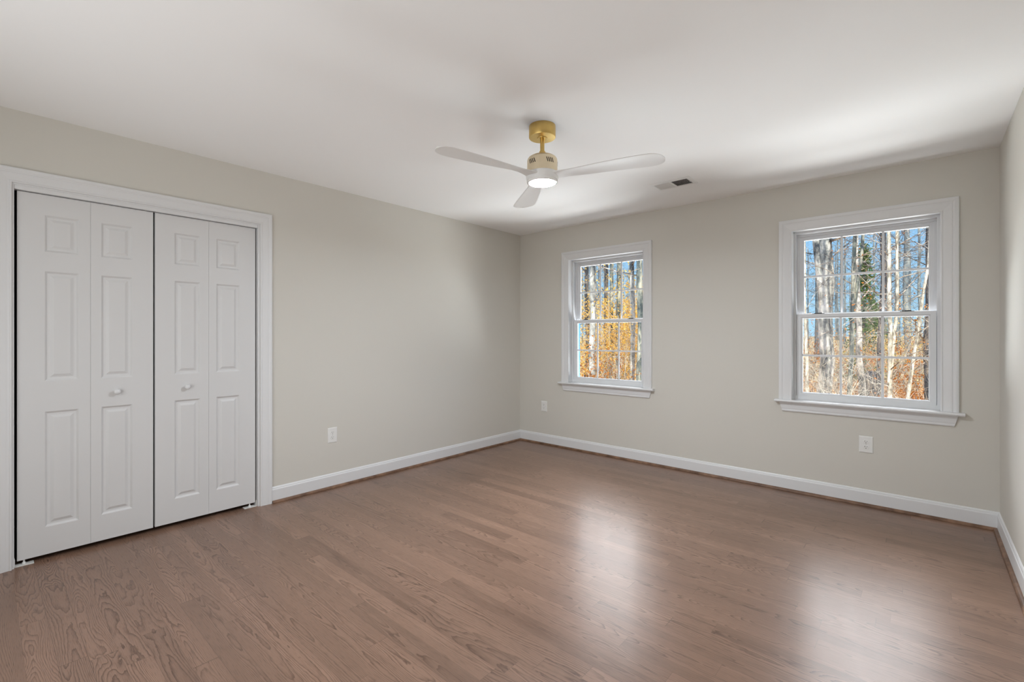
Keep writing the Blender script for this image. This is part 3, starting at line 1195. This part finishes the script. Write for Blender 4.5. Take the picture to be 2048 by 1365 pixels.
LF = {
    'yellow': leaf_mat('yellow_beech_leaves', [(0.28, 0.12, 0.02), (0.78, 0.42, 0.05), (0.95, 0.70, 0.16), (1.0, 0.90, 0.55)], 24.0, 0.3),
    'orange': leaf_mat('orange_dead_leaves', [(0.12, 0.04, 0.012), (0.50, 0.17, 0.025), (0.80, 0.42, 0.10)], 20.0, 0.35),
    'green': leaf_mat('green_needles', [(0.02, 0.06, 0.02), (0.08, 0.17, 0.04), (0.28, 0.34, 0.08)], 5.0, 0.2),
    'litter': leaf_mat('fallen_leaves', [(0.10, 0.04, 0.015), (0.50, 0.20, 0.04), (0.80, 0.48, 0.18), (0.94, 0.80, 0.58)], 16.0, 0.15),
}


class Tubes:
    def __init__(self):
        self.v = []
        self.f = []

    def tube(self, pts, radii, sides=5):
        base = len(self.v)
        n = len(pts)
        for i, p in enumerate(pts):
            d = (pts[min(i + 1, n - 1)] - pts[max(i - 1, 0)])
            if d.length < 1e-6:
                d = Vector((0, 0, 1))
            d.normalize()
            a = d.orthogonal() if abs(d.z) < 0.95 else Vector((1, 0, 0)).cross(d)
            a.normalize()
            b = d.cross(a)
            for k in range(sides):
                t = 2 * math.pi * k / sides
                self.v.append(tuple(p + (a * math.cos(t) + b * math.sin(t)) * radii[i]))
        for i in range(n - 1):
            for k in range(sides):
                k2 = (k + 1) % sides
                self.f.append((base + i * sides + k, base + i * sides + k2, base + (i + 1) * sides + k2, base + (i + 1) * sides + k))
        self.f.append(tuple(base + k for k in range(sides))[::-1])
        self.f.append(tuple(base + (n - 1) * sides + k for k in range(sides)))

    def build(self, name, mat, parent=None):
        return raw(name, self.v, self.f, mat, parent)


class Leaves:
    def __init__(self):
        self.v = []
        self.f = []

    def leaf(self, p, s, r):
        """Folded pointed leaf of two quads."""
        ax = Vector((r.gauss(0, 1), r.gauss(0, 1), r.gauss(0, 0.8)))
        ax.normalize()
        up = Vector((r.gauss(0, 1), r.gauss(0, 1), r.gauss(0, 1)))
        sd = ax.cross(up)
        if sd.length < 1e-4:
            return
        sd.normalize()
        nm = ax.cross(sd) * 0.25
        b = len(self.v)
        self.v += [tuple(p), tuple(p + ax * s), tuple(p + ax * s * 0.5 + sd * s * 0.3 + nm * s), tuple(p + ax * s * 0.5 - sd * s * 0.3 + nm * s)]
        self.f += [(b, b + 1, b + 2), (b, b + 3, b + 1)]

    def build(self, name, mat, parent=None):
        return raw(name, self.v, self.f, mat, parent, smooth=False)


def wander(p, d, length, n, r, jitter=0.12, lift=0.0):
    pts = [p.copy()]
    d = d.normalized()
    for _ in range(n):
        d = (d + Vector((r.gauss(0, jitter), r.gauss(0, jitter), r.gauss(0, jitter) + lift))).normalized()
        pts.append(pts[-1] + d * (length / n))
    return pts


def branch(T, p, d, length, rad0, depth, r, tips, sides=4, jitter=0.16, kids=4, droop=0.02):
    n = 5
    pts = wander(p, d, length, n, r, jitter, droop)
    T.tube(pts, [rad0 * (1 - 0.75 * i / n) for i in range(n + 1)], sides)
    tips.extend(pts[2:])
    if depth <= 0:
        return
    for _ in range(kids):
        t = r.uniform(0.25, 1.0)
        i = min(n - 1, int(t * n))
        q = pts[i].lerp(pts[i + 1], t * n - i)
        dd = (pts[i + 1] - pts[i]).normalized()
        dd = (dd + Vector((r.gauss(0, 0.6), r.gauss(0, 0.6), r.gauss(0.1, 0.5)))).normalized()
        branch(T, q, dd, length * r.uniform(0.4, 0.7), rad0 * 0.5, depth - 1, r, tips, 3, jitter, max(2, kids - 1), droop)


def tree(x, y, height, r0, bark, label, seed, cat='tree', lean=(0, 0), fork=None, branches=14, depth=2, start=0.2, leafy=None, nleaf=0,
         lsize=0.07, group=None, name='bare_tree', bl=0.28, taper=0.55, twigmat='twig', sides=14, leafband=(0, 99)):
    r = random.Random(seed)
    gz = ground_z(x, y)
    root = empty(name, (x, y, gz))
    tag(root, label, cat, group)
    T = Tubes()
    p0 = Vector((0, 0, -0.08))
    n = 12
    pts = [p0]
    for i in range(1, n + 1):
        t = i / n
        pts.append(Vector((lean[0] * t * height + r.gauss(0, r0 * 0.22), lean[1] * t * height + r.gauss(0, r0 * 0.22), height * t)))
    rr = [r0 * (1.25 if i == 0 else 1.0) * (1 - (1 - taper) * i / n) for i in range(n + 1)]
    T.tube(pts, rr, sides)
    stems = [(pts, rr)]
    if fork:
        fz, ang, lx = fork
        b0 = Vector((lean[0] * fz, lean[1] * fz, fz - 0.15))
        m = 9
        fp = [b0]
        for i in range(1, m + 1):
            t = i / m
            fp.append(b0 + Vector((lx * min(1, t * 3.0) + lean[0] * t * (height - fz) * 0.4 + ang * t * height * 0.1, r.gauss(0, 0.02), (height - fz) * t)))
        fr = [r0 * 0.68 * (1 - 0.4 * i / m) for i in range(m + 1)]
        T.tube(fp, fr, sides)
        stems.append((fp, fr))
    T.build('trunk', BK[bark], root)
    B = Tubes()
    tips = []
    for k in range(branches):
        sp, sr = stems[k % len(stems)]
        t = start + (1 - start) * (k + r.random()) / branches
        i = min(len(sp) - 2, int(t * (len(sp) - 1)))
        q = sp[i].lerp(sp[i + 1], t * (len(sp) - 1) - i)
        a = r.uniform(0, 2 * math.pi)
        d = Vector((math.cos(a), math.sin(a), r.uniform(0.05, 0.8)))
        branch(B, q, d, height * bl * (1.15 - 0.6 * t), max(0.006, sr[i] * 0.26), depth, r, tips)
    if branches:
        B.build('branches', BK[twigmat], root)
    if leafy and tips:
        Lv = Leaves()
        tp = [q for q in tips if leafband[0] <= q.z <= leafband[1]] or tips
        for _ in range(nleaf):
            q = r.choice(tp)
            Lv.leaf(q + Vector((r.gauss(0, 0.06), r.gauss(0, 0.06), r.gauss(0, 0.06))), lsize * r.uniform(0.6, 1.2), r)
        Lv.build('leaves', LF[leafy], root)
    return root


def shrub(x, y, height, spread, nst, label, seed, leafy=None, nleaf=0, lsize=0.06, group=None, bark='tan', name='leafy_shrub', cat='shrub', r0=0.012, depth=2, kids=4, up=1.0):
    r = random.Random(seed)
    root = empty(name, (x, y, ground_z(x, y)))
    tag(root, label, cat, group)
    T = Tubes()
    tips = []
    for k in range(nst):
        a = r.uniform(0, 2 * math.pi)
        s = r.uniform(0.1, 1) * spread
        d = Vector((math.cos(a) * s, math.sin(a) * s, up * height))
        branch(T, Vector((math.cos(a) * 0.06, math.sin(a) * 0.06, -0.05)), d, height * r.uniform(0.7, 1.1), r0 * r.uniform(0.7, 1.3), depth, r, tips, 4, 0.16, kids, 0.0)
    T.build('stems', BK[bark], root)
    if leafy:
        Lv = Leaves()
        for _ in range(nleaf):
            q = r.choice(tips)
            Lv.leaf(q + Vector((r.gauss(0, 0.09), r.gauss(0, 0.09), r.gauss(0, 0.08))), lsize * r.uniform(0.6, 1.25), r)
        Lv.build('leaves', LF[leafy], root)
    return root


def evergreen(x, y, height, radius, label, seed, group=None, n=5000, base=0.1):
    r = random.Random(seed)
    root = empty('evergreen_tree', (x, y, ground_z(x, y)))
    tag(root, label, 'tree', group)
    T = Tubes()
    pts = [Vector((0, 0, height * i / 8 - 0.05)) for i in range(9)]
    T.tube(pts, [0.06 * (1 - 0.8 * i / 8) for i in range(9)], 8)
    T.build('trunk', BK['dark'], root)
    Lv = Leaves()
    for _ in range(n // 14):
        t = base + (1 - base) * r.random()
        R = radius * (1 - t) ** 0.7 * r.uniform(0.5, 1.0)
        a = r.uniform(0, 6.28)
        c = Vector((math.cos(a) * R, math.sin(a) * R, t * height - 0.2 * R))
        for _ in range(14):
            Lv.leaf(c + Vector((r.gauss(0, 0.07), r.gauss(0, 0.07), r.gauss(0, 0.045))), 0.09, r)
    Lv.build('foliage', LF['green'], root)
    return root


# ---- trees seen through the right window
x, y = at(1650, 9.6)
tree(x, y, 9.5, 0.135, 'pale', 'thick pale forked trunk filling the left panes of the right window', 11, lean=(0.012, 0.0), fork=(2.35, 0.0, -0.23), branches=16, start=0.30, name='forked_tree')
x, y = at(1617, 8.4)
tree(x, y, 5.5, 0.030, 'tan', 'thin crooked sapling left of the forked trunk', 12, lean=(-0.02, 0), branches=16, start=0.35, name='sapling', sides=8, bl=0.3)
x, y = at(1697, 9.0)
tree(x, y, 6.5, 0.045, 'grey', 'slim grey tree standing just right of the forked trunk', 13, lean=(0.025, 0), branches=18, start=0.3, fork=(2.6, 0.0, 0.14), sides=9)
x, y = at(1724, 13.0)
tree(x, y, 8.5, 0.085, 'pale', 'pale leaning trunk behind the middle panes of the right window', 14, lean=(-0.03, 0), branches=16, start=0.3, sides=10)
x, y = at(1757, 11.5)
tree(x, y, 8.5, 0.075, 'dark', 'dark brown trunk in the middle panes of the right window', 15, lean=(0.02, 0.0), branches=18, start=0.3, sides=10)
x, y = at(1783, 7.4)
tree(x, y, 5.2, 0.036, 'tan', 'pale sapling with upright stems in the right panes of the right window', 16, lean=(-0.01, 0), branches=20, start=0.25, fork=(1.5, 0.0, 0.09), name='sapling', sides=8, leafy='orange', nleaf=80, lsize=0.045)
x, y = at(1797, 7.9)
tree(x, y, 4.8, 0.028, 'tan', 'pale thin trunk leaning to the right across the right panes', 17, lean=(0.115, 0), branches=14, start=0.25, name='sapling', sides=8, leafy='orange', nleaf=90, lsize=0.05, leafband=(1.8, 3.4))
x, y = at(1814, 26.0)
tree(x, y, 15, 0.17, 'haze', 'distant trunk tinted with blue haze between the saplings at the right', 18, branches=14, start=0.4, sides=10)
x, y = at(1858, 8.6)
tree(x, y, 7.5, 0.060, 'dark', 'dark trunk at the right edge of the right window', 19, branches=18, start=0.25, sides=10, leafy='orange', nleaf=260, lsize=0.045, leafband=(1.2, 3.2))

# ---- trees seen through the left window
x, y = at(1184, 10.5)
tree(x, y, 10, 0.072, 'pale', 'thick white barked trunk in the left panes of the window by the corner', 21, lean=(0.004, 0), branches=14, start=0.35, name='white_barked_tree')
x, y = at(1171, 13.0)
tree(x, y, 11, 0.062, 'dark', 'dark trunk just left of the white barked one', 22, lean=(0.012, 0), branches=14, start=0.3, sides=10)
x, y = at(1210, 13.5)
tree(x, y, 10, 0.050, 'dark', 'slimmest of the three dark trunks in the middle panes of the corner window', 23, lean=(0.012, 0), branches=12, start=0.3, fork=(3.6, 0.0, -0.14), sides=10)
x, y = at(1221, 12.4)
tree(x, y, 10.5, 0.053, 'grey', 'middle one of the three dark trunks in the corner window', 24, lean=(0.004, 0), branches=12, start=0.35, sides=10)
x, y = at(1236, 12.0)
tree(x, y, 10.5, 0.064, 'grey', 'thickest of the three dark trunks, beside the right muntin of the corner window', 25, lean=(0.0, 0), branches=12, start=0.35, sides=10)
x, y = at(1264, 11.0)
tree(x, y, 10, 0.062, 'pale', 'pale trunk with dark patches in the right panes of the corner window', 26, branches=12, start=0.35, sides=12)
x, y = at(1279, 9.4)
tree(x, y, 9, 0.070, 'grey', 'grey green trunk at the right edge of the corner window', 27, branches=12, start=0.35, sides=12)

# ---- shrubs holding their dead leaves
for px, dp, h, sp, nst, nl, kind, lb, sd in (
        (1222, 12.2, 2.6, 0.45, 10, 5200, 'yellow', 'dense shrub of yellow leaves low in the middle of the corner window', 31),
        (1258, 11.8, 2.7, 0.45, 10, 5200, 'yellow', 'dense shrub of yellow leaves low at the right of the corner window', 32),
        (1180, 10.0, 1.5, 0.4, 7, 1400, 'orange', 'low orange leaved shrub in front of the white barked trunk', 33),
        (1240, 14.5, 2.9, 0.4, 8, 2600, 'yellow', 'taller yellow leaved shrub behind the dark trunks', 34),
        (1300, 12.0, 2.8, 0.5, 8, 2800, 'yellow', 'yellow leaved shrub hidden partly by the wall right of the corner window', 35),
        (1640, 14.5, 1.7, 0.7, 7, 1200, 'orange', 'rust leaved shrub behind the forked trunk', 36),
        (1850, 9.2, 1.25, 0.6, 8, 1700, 'orange', 'low rust leaved shrub at the right edge of the right window', 37),
        (1835, 22.0, 2.6, 0.8, 9, 1700, 'yellow', 'yellow shrub at the edge of the straw field', 38),
        (1735, 16.0, 2.0, 0.8, 8, 1200, 'yellow', 'yellowish shrub far behind the middle panes of the right window', 39)):
    x, y = at(px, dp)
    shrub(x, y, h, sp * h, nst, lb, sd, kind, nl, 0.056, 'shrubs keeping their dead leaves')

# ---- leafless thicket
TH_L = {0: 'bare pale stemmed bush low in the left panes of the right window', 1: 'bare pale stemmed bush low in the middle panes of the right window',
        2: 'tangled bare bush behind the middle panes of the right window', 3: 'bare bush of arching twigs in front of the twin saplings',
        4: 'bare twiggy bush low in the right panes of the right window', 5: 'bare twiggy bush at the foot of the white barked trunk',
        6: 'bare twiggy bush between the yellow shrubs'}
for i, (px, dp, h) in enumerate(((1628, 7.6, 1.6), (1712, 7.0, 1.5), (1738, 9.0, 2.4), (1775, 6.6, 1.3), (1835, 7.8, 1.9), (1170, 10.2, 2.6), (1240, 10.4, 2.0))):
    x, y = at(px, dp)
    shrub(x, y, h, h * 1.0, 11, TH_L[i], 50 + i, None, 0, group='leafless bushes', name='bare_bush', r0=0.0075, depth=3, kids=4)

# ---- dark stump and more brush toward the field
x, y = at(1738, 13.6)
st = empty('tree_stump', (x, y, ground_z(x, y)))
tag(st, 'dark broken stump low in the middle panes of the right window', 'tree stump')
T = Tubes()
rr = random.Random(71)
T.tube([Vector((0, 0, -0.1)), Vector((0, 0, 0.06)), Vector((0.02, 0.01, 0.35)), Vector((0.05, 0.0, 0.75)), Vector((0.07, 0.0, 0.98))], [0.34, 0.27, 0.23, 0.21, 0.12], 14)
T.build('stump_trunk', BK['dark'], st)
FB = 'bare bush among others like it at the edge of the straw field'
fb = None
r = random.Random(17)
for px, dp, sc in ((1628, 15.0, 1.0), (1672, 17.5, 0.9), (1694, 14.0, 0.8), (1768, 15.5, 1.0), (1802, 18.5, 1.15), (1846, 16.5, 1.0), (1612, 19.0, 1.1), (1660, 21.0, 1.1), (1823, 14.5, 0.8)):
    x, y = at(px, dp)
    if fb is None:
        fb = o = shrub(x, y, 2.0, 1.9, 12, FB, 90, 'orange', 160, 0.06, 'bare bushes at the field edge', name='bare_bush', r0=0.009, depth=3, kids=4, bark='twig')
    else:
        o = fb.copy()
        COL.objects.link(o)
        for ch in list(fb.children):
            k = ch.copy()
            COL.objects.link(k)
            k.parent = o
        o.location = (x, y, ground_z(x, y))
    o.rotation_euler = (0, 0, r.uniform(0, 6.28))
    o.scale = (sc, sc, sc)

# ---- evergreens
x, y = at(1728, 18.0)
evergreen(x, y, 5.6, 0.75, 'green conifer between the middle trunks of the right window', 61)
x, y = at(1748, 21.0)
evergreen(x, y, 3.6, 1.1, 'low spreading green conifer behind the dark brown trunk', 62)
x, y = at(1171, 8.4)
evergreen(x, y, 1.05, 0.30, 'small green holly low in the bottom left pane of the corner window', 63, n=1400)

# ---- fallen leaves lying on the ground
r = random.Random(99)
Lv = Leaves()
for _ in range(15000):
    px = r.choice((r.uniform(1090, 1340), r.uniform(1560, 1920)))
    x, y = at(px, r.uniform(8.5, 20))
    Lv.leaf(Vector((x, y, ground_z(x, y) + r.uniform(0.01, 0.06))), r.uniform(0.05, 0.11), r)
lt = Lv.build('fallen_leaves', LF['litter'])
tag(lt, 'orange and tan fallen leaves strewn over the woodland floor', 'leaves', kind='stuff')

# ---- the woods farther off: each tree a copy of one of three
protos = []
FARL = 'slender bare tree among the hazy woods far behind the windows'
FARG = 'bare trees of the far woods'
for k in range(3):
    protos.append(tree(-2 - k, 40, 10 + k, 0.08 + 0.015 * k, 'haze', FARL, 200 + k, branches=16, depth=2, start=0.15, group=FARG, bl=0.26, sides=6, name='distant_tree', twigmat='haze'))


def copy_tree(src, loc, rz, s):
    c = src.copy()
    COL.objects.link(c)
    c.location = loc
    c.rotation_euler = (0, 0, rz)
    c.scale = (s, s, s)
    for ch in list(src.children):
        k = ch.copy()
        COL.objects.link(k)
        k.parent = c
    return c


r = random.Random(5)
spots = []
for k in range(84):
    if k % 3 == 0:
        px, dp = r.uniform(1130, 1300), r.uniform(20, 60)
    elif k % 3 == 1:
        px, dp = r.uniform(1590, 1880), r.uniform(30, 66)
    else:
        px, dp = r.uniform(1000, 2000), r.uniform(34, 66)
    x, y = at(px, dp)
    if 1600 < px < 1870 and dp < 30:
        continue
    spots.append((x, y))
for i, (x, y) in enumerate(spots):
    s = r.uniform(0.75, 1.15)
    if i < 3:
        o = protos[i]
        o.location = (x, y, ground_z(x, y))
        o.rotation_euler = (0, 0, r.uniform(0, 6.28))
        o.scale = (s, s, s)
    else:
        copy_tree(protos[i % 3], (x, y, ground_z(x, y)), r.uniform(0, 6.28), s)
